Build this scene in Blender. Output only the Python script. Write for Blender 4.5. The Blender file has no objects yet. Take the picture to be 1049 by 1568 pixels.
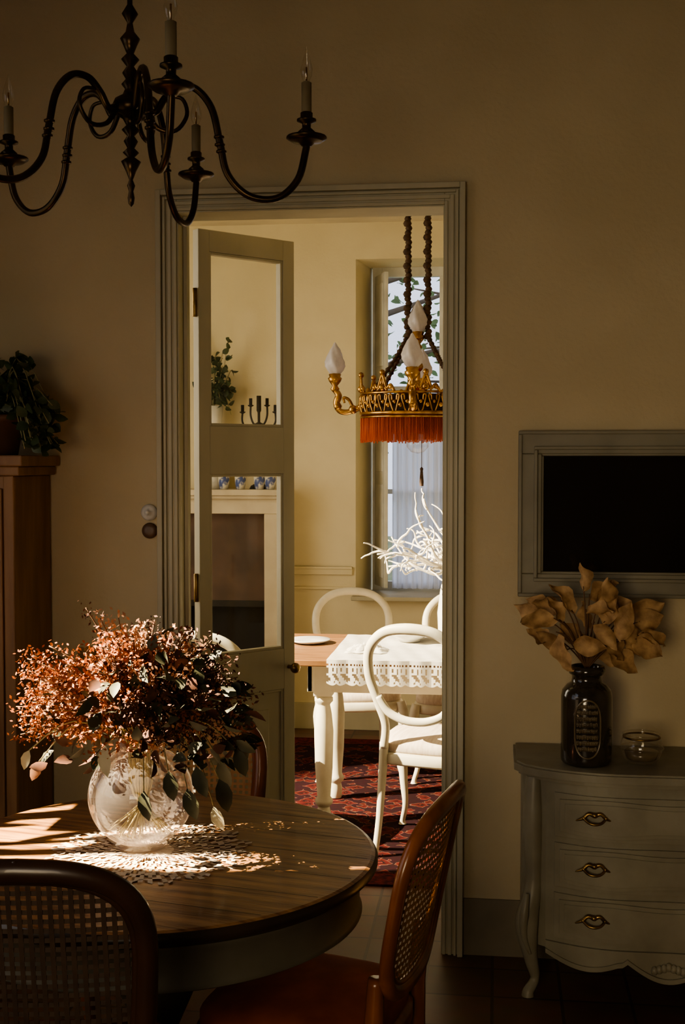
import bpy, math, random
from mathutils import Vector, Matrix
random.seed(11)
R=random.uniform
V=Vector
PI=math.pi
scene=bpy.context.scene

# ------------------------------------------------------------------ materials
def newmat(name):
    m=bpy.data.materials.new(name); m.use_nodes=True
    nt=m.node_tree; nt.nodes.clear()
    out=nt.nodes.new('ShaderNodeOutputMaterial')
    return m,nt,out
def pm(name,c1,c2=None,rough=.6,metal=0.,scale=6.,stretch=(1,1,1),bump=0.,bscale=None,spec=.5,coat=0.,trans=0.,detail=5.,lo=.35,hi=.65):
    m,nt,out=newmat(name); N=nt.nodes; L=nt.links
    b=N.new('ShaderNodeBsdfPrincipled')
    b.inputs['Roughness'].default_value=rough; b.inputs['Metallic'].default_value=metal
    b.inputs['Specular IOR Level'].default_value=spec
    b.inputs['Coat Weight'].default_value=coat
    tc=N.new('ShaderNodeTexCoord'); mp=N.new('ShaderNodeMapping'); mp.inputs['Scale'].default_value=stretch
    L.new(tc.outputs['Object'],mp.inputs['Vector'])
    c2=c2 or tuple(x*.75 for x in c1)
    n=N.new('ShaderNodeTexNoise'); n.inputs['Scale'].default_value=scale; n.inputs['Detail'].default_value=detail
    L.new(mp.outputs[0],n.inputs['Vector'])
    r=N.new('ShaderNodeValToRGB'); r.color_ramp.elements[0].position=lo; r.color_ramp.elements[1].position=hi
    r.color_ramp.elements[0].color=(*c2,1); r.color_ramp.elements[1].color=(*c1,1)
    L.new(n.outputs['Fac'],r.inputs['Fac']); L.new(r.outputs[0],b.inputs['Base Color'])
    if bump>0:
        n2=N.new('ShaderNodeTexNoise'); n2.inputs['Scale'].default_value=bscale or scale*4; n2.inputs['Detail'].default_value=4
        L.new(mp.outputs[0],n2.inputs['Vector'])
        bp=N.new('ShaderNodeBump'); bp.inputs['Strength'].default_value=bump; bp.inputs['Distance'].default_value=.01
        L.new(n2.outputs['Fac'],bp.inputs['Height']); L.new(bp.outputs[0],b.inputs['Normal'])
    if trans>0:
        t=N.new('ShaderNodeBsdfTranslucent'); L.new(r.outputs[0],t.inputs['Color'])
        mx=N.new('ShaderNodeMixShader'); mx.inputs[0].default_value=trans
        L.new(b.outputs[0],mx.inputs[1]); L.new(t.outputs[0],mx.inputs[2]); L.new(mx.outputs[0],out.inputs[0])
    else: L.new(b.outputs[0],out.inputs[0])
    return m
def glass(name,tint=(1,1,1),refl=.6,base=.04,rough=.02,haze=0.,edge=None):
    # thin clear glass: transparent + facing-dependent mirror, optional pale haze that paints lit highlights into the glass
    m,nt,out=newmat(name); N=nt.nodes; L=nt.links
    lw=N.new('ShaderNodeLayerWeight'); lw.inputs['Blend'].default_value=.5
    pw=N.new('ShaderNodeMath'); pw.operation='POWER'; pw.inputs[1].default_value=4.
    L.new(lw.outputs['Facing'],pw.inputs[0])
    ma=N.new('ShaderNodeMath'); ma.operation='MULTIPLY_ADD'; ma.inputs[1].default_value=refl; ma.inputs[2].default_value=base
    L.new(pw.outputs[0],ma.inputs[0])
    t=N.new('ShaderNodeBsdfTransparent'); t.inputs[0].default_value=(*tint,1)
    g=N.new('ShaderNodeBsdfGlossy'); g.inputs['Roughness'].default_value=rough
    mx=N.new('ShaderNodeMixShader'); L.new(ma.outputs[0],mx.inputs[0]); L.new(t.outputs[0],mx.inputs[1]); L.new(g.outputs[0],mx.inputs[2])
    last=mx
    if haze>0:
        d=N.new('ShaderNodeBsdfTranslucent'); d.inputs[0].default_value=(.95,.86,.82,1)
        d2=N.new('ShaderNodeBsdfDiffuse'); d2.inputs[0].default_value=(.95,.86,.82,1)
        dm=N.new('ShaderNodeMixShader'); L.new(d.outputs[0],dm.inputs[1]); L.new(d2.outputs[0],dm.inputs[2])
        h=N.new('ShaderNodeMath'); h.operation='MULTIPLY_ADD'; h.inputs[1].default_value=haze*6; h.inputs[2].default_value=haze
        L.new(pw.outputs[0],h.inputs[0])
        m2=N.new('ShaderNodeMixShader'); L.new(h.outputs[0],m2.inputs[0]); L.new(mx.outputs[0],m2.inputs[1]); L.new(dm.outputs[0],m2.inputs[2]); last=m2
    L.new(last.outputs[0],out.inputs[0]); return m
def tilemat(name,c1,c2,mortar,sx,sy,rough=.5):
    m,nt,out=newmat(name); N=nt.nodes; L=nt.links
    b=N.new('ShaderNodeBsdfPrincipled'); b.inputs['Roughness'].default_value=rough
    tc=N.new('ShaderNodeTexCoord'); br=N.new('ShaderNodeTexBrick'); br.offset=0
    br.inputs['Scale'].default_value=1; br.inputs['Brick Width'].default_value=sx; br.inputs['Row Height'].default_value=sy
    br.inputs['Mortar Size'].default_value=.005; br.inputs['Color1'].default_value=(*c1,1); br.inputs['Color2'].default_value=(*c2,1); br.inputs['Mortar'].default_value=(*mortar,1)
    L.new(tc.outputs['Object'],br.inputs['Vector'])
    n=N.new('ShaderNodeTexNoise'); n.inputs['Scale'].default_value=9; L.new(tc.outputs['Object'],n.inputs['Vector'])
    mx=N.new('ShaderNodeMixRGB'); mx.blend_type='MULTIPLY'; mx.inputs[0].default_value=.5
    L.new(br.outputs['Color'],mx.inputs[1]); L.new(n.outputs['Color'],mx.inputs[2]); L.new(mx.outputs[0],b.inputs['Base Color'])
    bp=N.new('ShaderNodeBump'); bp.inputs['Strength'].default_value=.4; bp.inputs['Distance'].default_value=.004
    L.new(br.outputs['Fac'],bp.inputs['Height']); bp.invert=True; L.new(bp.outputs[0],b.inputs['Normal'])
    L.new(b.outputs[0],out.inputs[0]); return m
def rugmat(name):
    m,nt,out=newmat(name); N=nt.nodes; L=nt.links
    b=N.new('ShaderNodeBsdfPrincipled'); b.inputs['Roughness'].default_value=.95; b.inputs['Specular IOR Level'].default_value=.1
    tc=N.new('ShaderNodeTexCoord')
    n0=N.new('ShaderNodeTexNoise'); n0.inputs['Scale'].default_value=14; L.new(tc.outputs['Object'],n0.inputs['Vector'])
    va=N.new('ShaderNodeVectorMath'); va.operation='MULTIPLY_ADD'; va.inputs[1].default_value=(.08,.08,0)
    L.new(n0.outputs['Color'],va.inputs[0]); L.new(tc.outputs['Object'],va.inputs[2])
    v=N.new('ShaderNodeTexVoronoi'); v.inputs['Scale'].default_value=13; v.distance='MANHATTAN'; L.new(va.outputs[0],v.inputs['Vector'])
    r=N.new('ShaderNodeValToRGB'); r.color_ramp.interpolation='CONSTANT'
    e=r.color_ramp.elements; e[0].position=0; e[0].color=(.17,.03,.022,1); e[1].position=.16; e[1].color=(.018,.008,.008,1)
    for p,c in ((.3,(.08,.012,.010,1)),(.5,(.11,.018,.014,1)),(.64,(.22,.11,.07,1)),(.68,(.03,.009,.011,1))):
        q=e.new(p); q.color=c
    L.new(v.outputs['Distance'],r.inputs[0])
    n=N.new('ShaderNodeTexNoise'); n.inputs['Scale'].default_value=40; L.new(tc.outputs['Object'],n.inputs['Vector'])
    mx=N.new('ShaderNodeMixRGB'); mx.blend_type='MULTIPLY'; mx.inputs[0].default_value=.6
    L.new(r.outputs[0],mx.inputs[1]); L.new(n.outputs['Color'],mx.inputs[2]); L.new(mx.outputs[0],b.inputs['Base Color'])
    L.new(b.outputs[0],out.inputs[0]); return m

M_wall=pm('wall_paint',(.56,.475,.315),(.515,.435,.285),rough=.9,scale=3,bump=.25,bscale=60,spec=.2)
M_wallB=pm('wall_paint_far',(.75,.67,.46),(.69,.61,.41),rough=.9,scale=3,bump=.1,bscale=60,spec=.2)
M_ceil=pm('ceiling_paint',(.7,.63,.47),rough=.9,scale=2)
M_trim=pm('trim_grey_cream_paint',(.52,.48,.345),(.43,.395,.28),rough=.5,scale=5,stretch=(1,1,.4),bump=.1)
M_base=pm('skirting_paint',(.25,.21,.145),(.20,.17,.115),rough=.7)
M_floor=tilemat('terracotta_tiles',(.20,.105,.062),(.14,.075,.045),(.08,.05,.033),.21,.21,.45)
M_rug=rugmat('oriental_rug')
M_rugb=pm('rug_border',(.12,.018,.016),(.03,.008,.009),rough=.95,scale=40,spec=.1)
M_cream=pm('cream_paint',(.74,.69,.55),(.66,.60,.46),rough=.45,scale=12)
M_cloth=pm('white_linen',(.84,.81,.74),(.76,.73,.65),rough=.9,scale=20,trans=.25)
M_seatw=pm('cream_upholstery',(.74,.64,.52),(.62,.50,.39),rough=.9,scale=30,stretch=(3,.3,1))
M_top=pm('table_top_wood',(.38,.20,.08),(.14,.062,.024),rough=.36,scale=5,stretch=(1,9,1),bump=.15,detail=10,coat=.12)
M_topdark=pm('table_edge_wood',(.04,.025,.016),(.025,.015,.01),rough=.35)
M_apron=pm('table_apron_paint',(.13,.12,.088),(.095,.085,.06),rough=.5)
M_woodB=pm('oak_table_wood',(.30,.15,.06),(.17,.08,.03),rough=.45,scale=6,stretch=(1,8,1))
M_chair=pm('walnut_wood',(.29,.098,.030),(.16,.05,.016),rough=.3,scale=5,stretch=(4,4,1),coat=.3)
M_chair_shade=pm('shaded_walnut_wood',(.05,.022,.011),(.03,.013,.007),rough=.35,scale=5,coat=.2)  # walnut of the near chair, darkened in colour to stand for its shade
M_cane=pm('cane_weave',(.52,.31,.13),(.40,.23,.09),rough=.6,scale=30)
M_cane_shade=pm('cane_weave_shaded',(.055,.03,.015),(.035,.018,.009),rough=.7,scale=30)  # same cane with shade put into the colour, near chair only
M_velvet=pm('russet_velvet',(.30,.075,.028),(.22,.05,.02),rough=.85,scale=15)
M_bronze=pm('antique_bronze',(.11,.065,.03),(.05,.032,.016),rough=.33,metal=.9,scale=14)
M_candle=pm('candle_sleeve',(.24,.19,.11),(.17,.13,.07),rough=.6)
M_gold=pm('gilded_brass',(.66,.40,.13),(.30,.16,.05),rough=.3,metal=1,scale=30)
M_oldbrass=pm('old_brass',(.40,.27,.11),(.2,.13,.05),rough=.35,metal=1,scale=30)
M_fringe=pm('red_silk_fringe',(.64,.14,.045),(.44,.075,.026),rough=.55,scale=60,stretch=(1,1,.1),trans=.3)
M_frost=pm('frosted_glass_shade',(.84,.82,.86),(.72,.70,.75),rough=.3,scale=10,trans=.45)
M_rope=pm('dark_rope',(.10,.055,.03),(.04,.022,.012),rough=.8,scale=60)
M_glass=glass('clear_glass',(.96,.95,.92),.6,.05,haze=.02)
M_vglass=glass('vase_glass',(.97,.94,.93),.6,.05,haze=.075)
M_pane=glass('window_pane',(.98,.98,.97),.3,.03)
M_chest=pm('grey_chest_paint',(.29,.27,.20),(.22,.20,.145),rough=.42,scale=8,bump=.1)
M_tvf=pm('grey_frame_paint',(.25,.23,.165),(.19,.172,.12),rough=.5)
M_black=pm('black_screen',(.018,.014,.011),(.014,.011,.009),rough=.06,spec=.8)
M_jar=pm('dark_glazed_stoneware',(.045,.035,.022),(.025,.02,.014),rough=.15,coat=.6,scale=12)
M_jar2=pm('embossed_glaze',(.19,.145,.08),(.11,.085,.05),rough=.22,coat=.5,scale=20)
M_dry=pm('dried_leaf',(.62,.41,.21),(.30,.18,.08),rough=.7,scale=26,trans=.18)
M_stem=pm('dry_stem',(.16,.085,.042),rough=.8)
M_gstem=pm('green_stem',(.38,.35,.17),(.24,.20,.09),rough=.6)
M_rust=pm('rust_petals',(.36,.11,.034),(.22,.065,.02),rough=.85,scale=30,trans=.2)
M_peach=pm('peach_petals',(.58,.33,.20),(.40,.20,.12),rough=.85,scale=30,trans=.2)
M_dkpet=pm('dark_dried_petals',(.10,.034,.017),(.05,.02,.011),rough=.85,scale=30)
M_dkleaf=pm('dark_green_leaf',(.045,.048,.024),(.026,.028,.015),rough=.6,scale=20)
M_paleleaf=pm('pale_green_leaf',(.50,.47,.36),(.30,.30,.19),rough=.6,trans=.3)
M_ivy=pm('ivy_leaf',(.08,.11,.05),(.035,.055,.025),rough=.45,scale=20,trans=.15)
M_wardwood=pm('cupboard_wood',(.30,.165,.075),(.19,.095,.042),rough=.5,scale=4,stretch=(5,5,.7),bump=.1)
M_lace=pm('lace_thread',(.66,.58,.46),(.56,.48,.37),rough=.9)
M_white=pm('white_ceramic',(.78,.76,.70),rough=.25)
M_branch=pm('bleached_branch',(.92,.88,.80),(.78,.72,.62),rough=.7,scale=20)
M_stone=pm('fireplace_stone',(.70,.62,.46),(.58,.50,.36),rough=.8,scale=6)
M_hood=pm('rusty_fire_panel',(.15,.09,.06),(.08,.05,.033),rough=.7,scale=5)
M_soot=pm('soot',(.02,.015,.012),rough=.95)
M_iron=pm('black_iron',(.03,.025,.02),rough=.5,metal=.5)
M_blue=pm('delft_blue_ceramic',(.75,.72,.62),(.08,.12,.32),rough=.3,scale=28,lo=.45,hi=.55)
M_brown=pm('bakelite_brown',(.14,.08,.045),rough=.4)
M_shut=pm('white_shutter_paint',(.74,.74,.68),rough=.5)
M_curt=pm('sheer_curtain',(.92,.93,.98),(.84,.86,.93),rough=.9,scale=20,stretch=(6,1,.3),trans=.75)
M_tree=pm('tree_foliage',(.16,.24,.10),(.07,.11,.04),rough=.7,trans=.4)
M_bark=pm('tree_bark',(.12,.09,.06),rough=.9)
M_ground=pm('garden_ground',(.22,.24,.12),rough=1,scale=1)
M_pot=pm('terracotta_pot',(.16,.075,.04))

# ------------------------------------------------------------------ mesh builder
def cr(pts,n=6,closed=False):
    P=[V(p) for p in pts]; out=[]; k=len(P)
    for i in range(k if closed else k-1):
        if closed: a,b,c,d=P[(i-1)%k],P[i],P[(i+1)%k],P[(i+2)%k]
        else: a,b,c,d=P[max(i-1,0)],P[i],P[i+1],P[min(i+2,k-1)]
        for j in range(n):
            t=j/n
            out.append(.5*((2*b)+(c-a)*t+(2*a-5*b+4*c-d)*t*t+(3*b-a-3*c+d)*t**3))
    if not closed: out.append(P[-1])
    return out
class MB:
    def __init__(s,name): s.name=name; s.v=[]; s.f=[]; s.m=[]; s.s=[]; s.mats=[]
    def mi(s,m):
        if m not in s.mats: s.mats.append(m)
        return s.mats.index(m)
    def add(s,vs,fs,mat,smooth=False,T=None):
        o=len(s.v); k=s.mi(mat)
        for p in vs:
            p=V(p); s.v.append(tuple(T@p if T else p))
        for f in fs: s.f.append(tuple(o+i for i in f)); s.m.append(k); s.s.append(smooth)
    def bx(s,x0,x1,y0,y1,z0,z1,mat,T=None):
        vs=[(x,y,z) for x in (x0,x1) for y in (y0,y1) for z in (z0,z1)]
        s.add(vs,[(0,1,3,2),(4,6,7,5),(0,4,5,1),(2,3,7,6),(0,2,6,4),(1,5,7,3)],mat,False,T)
    def lathe(s,prof,mat,c=(0,0,0),n=24,T=None,smooth=True,twist=None):
        vs=[];fs=[];k=len(prof); c=V(c)
        for i,(r,z) in enumerate(prof):
            for j in range(n):
                a=2*PI*j/n; rr=r*(twist(a,i/(k-1)) if twist else 1)
                vs.append((c.x+rr*math.cos(a),c.y+rr*math.sin(a),c.z+z))
        for i in range(k-1):
            for j in range(n):
                fs.append((i*n+j,i*n+(j+1)%n,(i+1)*n+(j+1)%n,(i+1)*n+j))
        s.add(vs,fs,mat,smooth,T)
    def tube(s,pts,r,mat,n=8,closed=False,flat=1.,up=None,T=None,smooth=True):
        P=[V(p) for p in pts]; k=len(P)
        rr=r if isinstance(r,(list,tuple)) else [r]*k
        if len(rr)!=k:
            q=rr; rr=[]
            for i in range(k):
                t=i/(k-1)*(len(q)-1); a=min(int(t),len(q)-2); rr.append(q[a]+(q[a+1]-q[a])*(t-a))
        vs=[];fs=[];nm=None
        for i in range(k):
            if closed: t=(P[(i+1)%k]-P[(i-1)%k])
            else: t=P[min(i+1,k-1)]-P[max(i-1,0)]
            if t.length<1e-9: t=V((0,0,1))
            t.normalize()
            if up is not None: nm=V(up)
            elif nm is None: nm=V((0,0,1)) if abs(t.z)<.9 else V((1,0,0))
            nn=nm-t*nm.dot(t)
            if nn.length<1e-6: nn=t.orthogonal()
            nn.normalize(); nm=nn if up is None else nm
            b=t.cross(nn)
            for j in range(n):
                a=2*PI*j/n
                vs.append(P[i]+nn*(rr[i]*flat*math.cos(a))+b*(rr[i]*math.sin(a)))
        for i in range(k if closed else k-1):
            i2=(i+1)%k
            for j in range(n): fs.append((i*n+j,i*n+(j+1)%n,i2*n+(j+1)%n,i2*n+j))
        if not closed:
            fs.append(tuple(range(n-1,-1,-1))); fs.append(tuple((k-1)*n+j for j in range(n)))
        s.add(vs,fs,mat,smooth,T)
    def prism(s,poly,z0,z1,mat,T=None):
        n=len(poly); vs=[(x,y,z0) for x,y in poly]+[(x,y,z1) for x,y in poly]
        fs=[tuple(range(n-1,-1,-1)),tuple(range(n,2*n))]+[(i,(i+1)%n,n+(i+1)%n,n+i) for i in range(n)]
        s.add(vs,fs,mat,False,T)
    def sph(s,c,r,mat,n=12,sz=1.):
        k=n//2; s.lathe([(max(r*math.sin(PI*i/k),1e-5),-r*sz*math.cos(PI*i/k)) for i in range(k+1)],mat,c,n)
    def leaf(s,p,d,L,W,mat,curl=.25,fold=.15,roll=None):
        p=V(p); d=V(d).normalized()
        q=V((R(-1,1),R(-1,1),R(-1,1))) if roll is None else V(roll)
        sd=d.cross(q)
        if sd.length<1e-4: sd=d.orthogonal()
        sd.normalize(); nm=sd.cross(d)
        vs=[p]
        for t,w in ((.22,.75),(.5,1.),(.78,.65)):
            m=p+d*(L*t)-nm*(curl*L*t*t)
            vs+= [m-sd*(W*w*.5)+nm*(fold*W*w), m, m+sd*(W*w*.5)+nm*(fold*W*w)]
        vs.append(p+d*L-nm*(curl*L))
        s.add(vs,[(0,2,1),(0,3,2),(1,2,5,4),(2,3,6,5),(4,5,8,7),(5,6,9,8),(7,8,10),(8,9,10)],mat,True)
    def crumple(s,p,d,L,W,mat):
        # large dried leaf: pointed, curling, half rolled sheet with wavy edge
        p=V(p); d=V(d).normalized(); q=V((R(-1.2,1.2),-1,R(-.5,.9)))
        sd=d.cross(q).normalized(); nm=sd.cross(d)
        nu,nv=10,6; curl=R(-1.1,1.3); roll=R(.4,1.5)*random.choice((-1,1)); ph=R(0,6)
        vs=[];fs=[]; m=V(p)
        for i in range(nu+1):
            t=i/nu; w=W*.5*max(.02,(math.sin(PI*t**.8))**.9)
            ang=curl*t*t; dd=d*math.cos(ang)-nm*math.sin(ang); nn=nm*math.cos(ang)+d*math.sin(ang)
            if i: m=m+dd*(L/nu)
            for j in range(nv+1):
                u=(j/nv*2-1); a=abs(roll)*u*.9; sg=1 if roll>0 else -1
                vs.append(m+sd*(w*math.sin(a)/(abs(roll)*.9))+nn*(sg*w*(1-math.cos(a))/(abs(roll)*.9))+nn*(.009*math.sin(ph+t*12+u*3)*abs(u)))
        for i in range(nu):
            for j in range(nv):
                a=i*(nv+1)+j; fs.append((a,a+1,a+nv+2,a+nv+1))
        s.add(vs,fs,mat,True)
    def petal(s,p,sz,mat):
        a=V((R(-1,1),R(-1,1),R(-1,1))).normalized(); b=a.orthogonal().normalized(); p=V(p)
        s.add([p-a*sz,p+b*sz*.5,p+a*sz,p-b*sz*.5],[(0,1,2,3)],mat,False)
    def obj(s,loc=(0,0,0),rz=0,sc=(1,1,1),bevel=0,sub=0):
        me=bpy.data.meshes.new(s.name); me.from_pydata(s.v,[],s.f)
        for m in s.mats: me.materials.append(m)
        me.polygons.foreach_set('material_index',s.m); me.polygons.foreach_set('use_smooth',s.s); me.update()
        o=bpy.data.objects.new(s.name,me); scene.collection.objects.link(o)
        o.location=loc; o.rotation_euler=(0,0,rz); o.scale=sc
        if bevel:
            md=o.modifiers.new('bevel','BEVEL'); md.width=bevel; md.segments=2; md.limit_method='ANGLE'; md.angle_limit=math.radians(50)
        return o

# ------------------------------------------------------------------ room shell
YW,YW2=4.105,4.245
OX0,OX1,OZ=-1.063,-.167,2.483
def simple(name,boxes,mat,bevel=0):
    b=MB(name)
    for q in boxes: b.bx(*q,mat)
    return b.obj(bevel=bevel)
simple('floor',[(-3.1,2.1,-1.7,8.0,-.1,0)],M_floor)
simple('ceiling',[(-2.3,2.1,-1.7,YW,3.3,3.4)],M_ceil)
simple('ceiling_far_room',[(-3.1,1.4,YW2,7.95,3.08,3.18)],M_ceil)
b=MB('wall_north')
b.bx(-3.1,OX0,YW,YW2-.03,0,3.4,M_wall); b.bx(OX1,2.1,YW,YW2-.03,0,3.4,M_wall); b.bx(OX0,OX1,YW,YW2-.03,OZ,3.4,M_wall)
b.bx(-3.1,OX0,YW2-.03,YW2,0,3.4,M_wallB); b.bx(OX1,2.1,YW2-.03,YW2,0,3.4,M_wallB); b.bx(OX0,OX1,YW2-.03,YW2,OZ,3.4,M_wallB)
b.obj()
WY0,WY1,WZ0,WZ1=1.35,3.15,.95,2.95
simple('wall_west',[(-2.3,-2.2,-1.7,WY0,0,3.4),(-2.3,-2.2,WY1,YW,0,3.4),(-2.3,-2.2,WY0,WY1,0,WZ0),(-2.3,-2.2,WY0,WY1,WZ1,3.4)],M_wall)
simple('wall_east',[(2.0,2.1,-1.7,YW,0,3.4)],M_wall)
simple('wall_south',[(-2.3,-1.5,-1.7,-1.6,0,3.4),(-.1,2.1,-1.7,-1.6,0,3.4),(-1.5,-.1,-1.7,-1.6,0,.9),(-1.5,-.1,-1.7,-1.6,2.4,3.4)],M_wall)
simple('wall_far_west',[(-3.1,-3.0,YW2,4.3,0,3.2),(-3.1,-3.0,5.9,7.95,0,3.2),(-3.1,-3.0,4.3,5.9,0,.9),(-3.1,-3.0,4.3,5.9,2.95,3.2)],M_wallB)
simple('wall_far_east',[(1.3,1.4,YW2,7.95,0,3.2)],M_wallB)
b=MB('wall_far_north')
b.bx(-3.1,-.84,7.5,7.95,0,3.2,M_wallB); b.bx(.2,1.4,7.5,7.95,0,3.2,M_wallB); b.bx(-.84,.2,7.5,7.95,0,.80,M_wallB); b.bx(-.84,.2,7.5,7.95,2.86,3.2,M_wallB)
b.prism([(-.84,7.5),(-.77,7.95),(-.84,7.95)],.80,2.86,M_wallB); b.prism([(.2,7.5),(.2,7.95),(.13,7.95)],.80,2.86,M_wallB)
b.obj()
simple('baseboard_north',[(-2.2,-1.135,YW-.008,YW,0,.19),(-.098,2.0,YW-.008,YW,0,.19)],M_base)
simple('baseboard_far_north',[(-3,-2.12,7.48,7.5,0,.16),(-1.22,1.3,7.48,7.5,0,.16)],M_trim,.003)
simple('trim_3',[(-1.22,-.86,7.485,7.5,.95,1.0),(-1.22,-.86,7.478,7.5,.985,1.0),(-1.22,-.86,7.485,7.5,.86,.875)],M_wallB,.003)
b=MB('trim_1')
tw=.068
for a,c,t in ((0,tw,.012),(0,.018,.034),(.022,.031,.024),(.037,.050,.020),(.057,tw,.018)):
    xl,xr,zt=OX0-tw,OX1+tw,OZ+tw
    b.bx(xl+a,xl+c,YW-t,YW,0,zt-a,M_trim); b.bx(xr-c,xr-a,YW-t,YW,0,zt-a,M_trim); b.bx(xl+c,xr-c,YW-t,YW,zt-c,zt-a,M_trim)
b.bx(OX0,OX0+.006,YW-.01,YW2+.002,0,OZ,M_trim); b.bx(OX1-.004,OX1,YW-.01,YW2+.002,0,OZ,M_trim); b.bx(OX0,OX1,YW-.01,YW2+.002,OZ-.006,OZ,M_trim)
b.bx(OX0+.006,OX0+.020,YW+.05,YW+.075,0,OZ-.006,M_trim)
b.obj(bevel=.0025)

def door_leaf(name,loc,rz,mirror=1):
    b=MB(name); W=.42; H=2.455; t=.018
    def q(x0,x1,z0,z1,th=t,m=M_trim):
        xa,xb=sorted((x0*mirror,x1*mirror)); b.bx(xa,xb,-th,th,z0,z1,m)
    q(0,.045,.01,H); q(W-.05,W,.01,H)
    q(.045,W-.05,H-.075,H); q(.045,W-.05,1.60,1.77); q(.045,W-.05,.80,.95); q(.045,W-.05,.01,.18)
    q(.045,W-.05,.18,.80,.008)
    for z0,z1 in ((1.77,H-.075),(.95,1.60),(.18,.80)):
        q(.045,.055,z0,z1,.014); q(W-.06,W-.05,z0,z1,.014); q(.055,W-.06,z0,z0+.01,.014); q(.055,W-.06,z1-.01,z1,.014)
    q(.12,W-.115,.25,.73,.012)
    q(.05,W-.055,1.77,H-.075,.002,M_pane); q(.05,W-.055,.95,1.60,.002,M_pane)
    for sgn in (-1,1):
        x=(W-.028)*mirror
        b.tube([(x,sgn*.015,.88),(x,sgn*.045,.88)],.008,M_oldbrass)
        b.sph((x,sgn*.058,.88),.02,M_oldbrass)
    for z in (.25,1.2,2.2): b.tube([(-.004*mirror,0,z-.05),(-.004*mirror,0,z+.05)],.009,M_oldbrass)
    return b.obj(loc,rz,bevel=.002)
door_leaf('door_1',(-1.040,YW2+.022,0),math.radians(47),1)
door_leaf('door_2',(OX1+.01,YW2+.03,0),math.radians(-100),-1)

# ------------------------------------------------------------------ windows
def window(name,axis,pos,a0,a1,z0,z1,bars_a,bars_z,mat,t=.05,w=.05):
    b=MB(name)
    def q(a,c,z,zz,m=mat,th=t):
        if axis=='x': b.bx(pos-th/2,pos+th/2,a,c,z,zz,m)
        else: b.bx(a,c,pos-th/2,pos+th/2,z,zz,m)
    q(a0,a0+w,z0,z1); q(a1-w,a1,z0,z1); q(a0+w,a1-w,z0,z0+w); q(a0+w,a1-w,z1-w,z1)
    for x,ww in bars_a: q(x-ww/2,x+ww/2,z0+w,z1-w)
    for z in bars_z: q(a0+w,a1-w,z-.015,z+.015,th=t*.7)
    q(a0+w,a1-w,z0+w,z1-w,M_pane,.004)
    return b.obj(bevel=.003)
window('window_1','x',-2.25,WY0,WY1,WZ0,WZ1,[(1.8,.03),(2.25,.09),(2.62,.03),(2.85,.03)],[1.6],M_trim)
window('added_south_window','y',-1.65,-1.5,-.1,.9,2.4,[(-.8,.08)],[1.4,1.9],M_trim)  # unseen opening added behind the camera to hold the fill light
window('window_3','x',-3.05,4.3,5.9,.9,2.95,[(5.25,.05)],[1.55],M_trim)
window('window_4','y',7.86,-.77,.13,.82,2.86,[(-.32,.06)],[1.45,2.1],M_shut,w=.06)
# unseen panel added outside the west window, blocks sunbeam from floor and chest
b=MB('sunbeam_blocker_panel')
b.bx(-2.345,-2.31,2.50,2.54,2.10,2.95,M_trim); b.bx(-2.345,-2.31,3.11,3.15,2.10,2.95,M_trim)
b.bx(-2.345,-2.31,2.54,3.11,2.10,2.14,M_trim); b.bx(-2.345,-2.31,2.54,3.11,2.91,2.95,M_trim); b.bx(-2.335,-2.32,2.54,3.11,2.14,2.91,M_trim)
for i in range(24): b.bx(-2.343,-2.312,2.54,3.11,2.145+i*.032,2.157+i*.032,M_trim)
b.obj()
b=MB('window_shutter')
T=Matrix.Translation((-.745,7.83,0))@Matrix.Rotation(math.radians(-70),4,'Z')
b.bx(0,.24,-.012,.012,.86,2.80,M_shut,T)
for z0,z1 in ((.92,1.5),(1.58,2.15),(2.23,2.74)):
    b.bx(.04,.20,-.018,-.010,z0,z1,M_shut,T); b.bx(.04,.20,.010,.018,z0,z1,M_shut,T)
b.obj(bevel=.003)
simple('window_sill',[(-.86,.22,7.42,7.84,.80,.825)],M_trim,.004)
b=MB('sheer_curtain')
vs=[];fs=[];n=120
for i in range(n+1):
    x=-.64+.70*i/n; y=7.79+.016*math.sin(i*.75)+.007*math.sin(i*1.9)
    vs+=[(x,y,.84),(x,y,1.95)]
for i in range(n): fs.append((2*i,2*i+2,2*i+3,2*i+1))
b.add(vs,fs,M_curt,True); b.tube([(-.65,7.79,1.955),(.08,7.79,1.955)],.006,M_oldbrass)
b.obj()
simple('ground',[(-14,10,8.2,30,-.3,-.2),(-14,-3.4,-8,8.2,-.3,-.2)],M_ground)
def tree(name,loc,h,r,n,sz):
    b=MB(name); x,y=loc
    b.tube(cr([(x,y,-.2),(x+.1,y,h*.3),(x-.05,y+.1,h*.6),(x+.1,y,h)]),[.14,.04],M_bark)
    for i in range(10):
        a=R(0,6.28); z=h*R(.3,.8); b.tube(cr([(x,y,z),(x+r*.5*math.cos(a),y+r*.5*math.sin(a),z+.3),(x+r*math.cos(a),y+r*math.sin(a),z+R(.2,.8))],4),[.05,.01],M_bark,5)
    for i in range(n):
        a=R(0,6.28); rr=r*R(.1,1)**.6; z=h*R(.35,1.15)
        p=V((x+rr*math.cos(a),y+rr*math.sin(a),z)); b.leaf(p,(R(-1,1),R(-1,1),R(-1,.3)),sz,sz*.6,M_tree)
    return b.obj()
tree('garden_tree',(-1.6,15.5),4.8,1.7,700,.12)
tree('garden_tree',(.7,18),5.6,2.0,600,.13)
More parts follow.
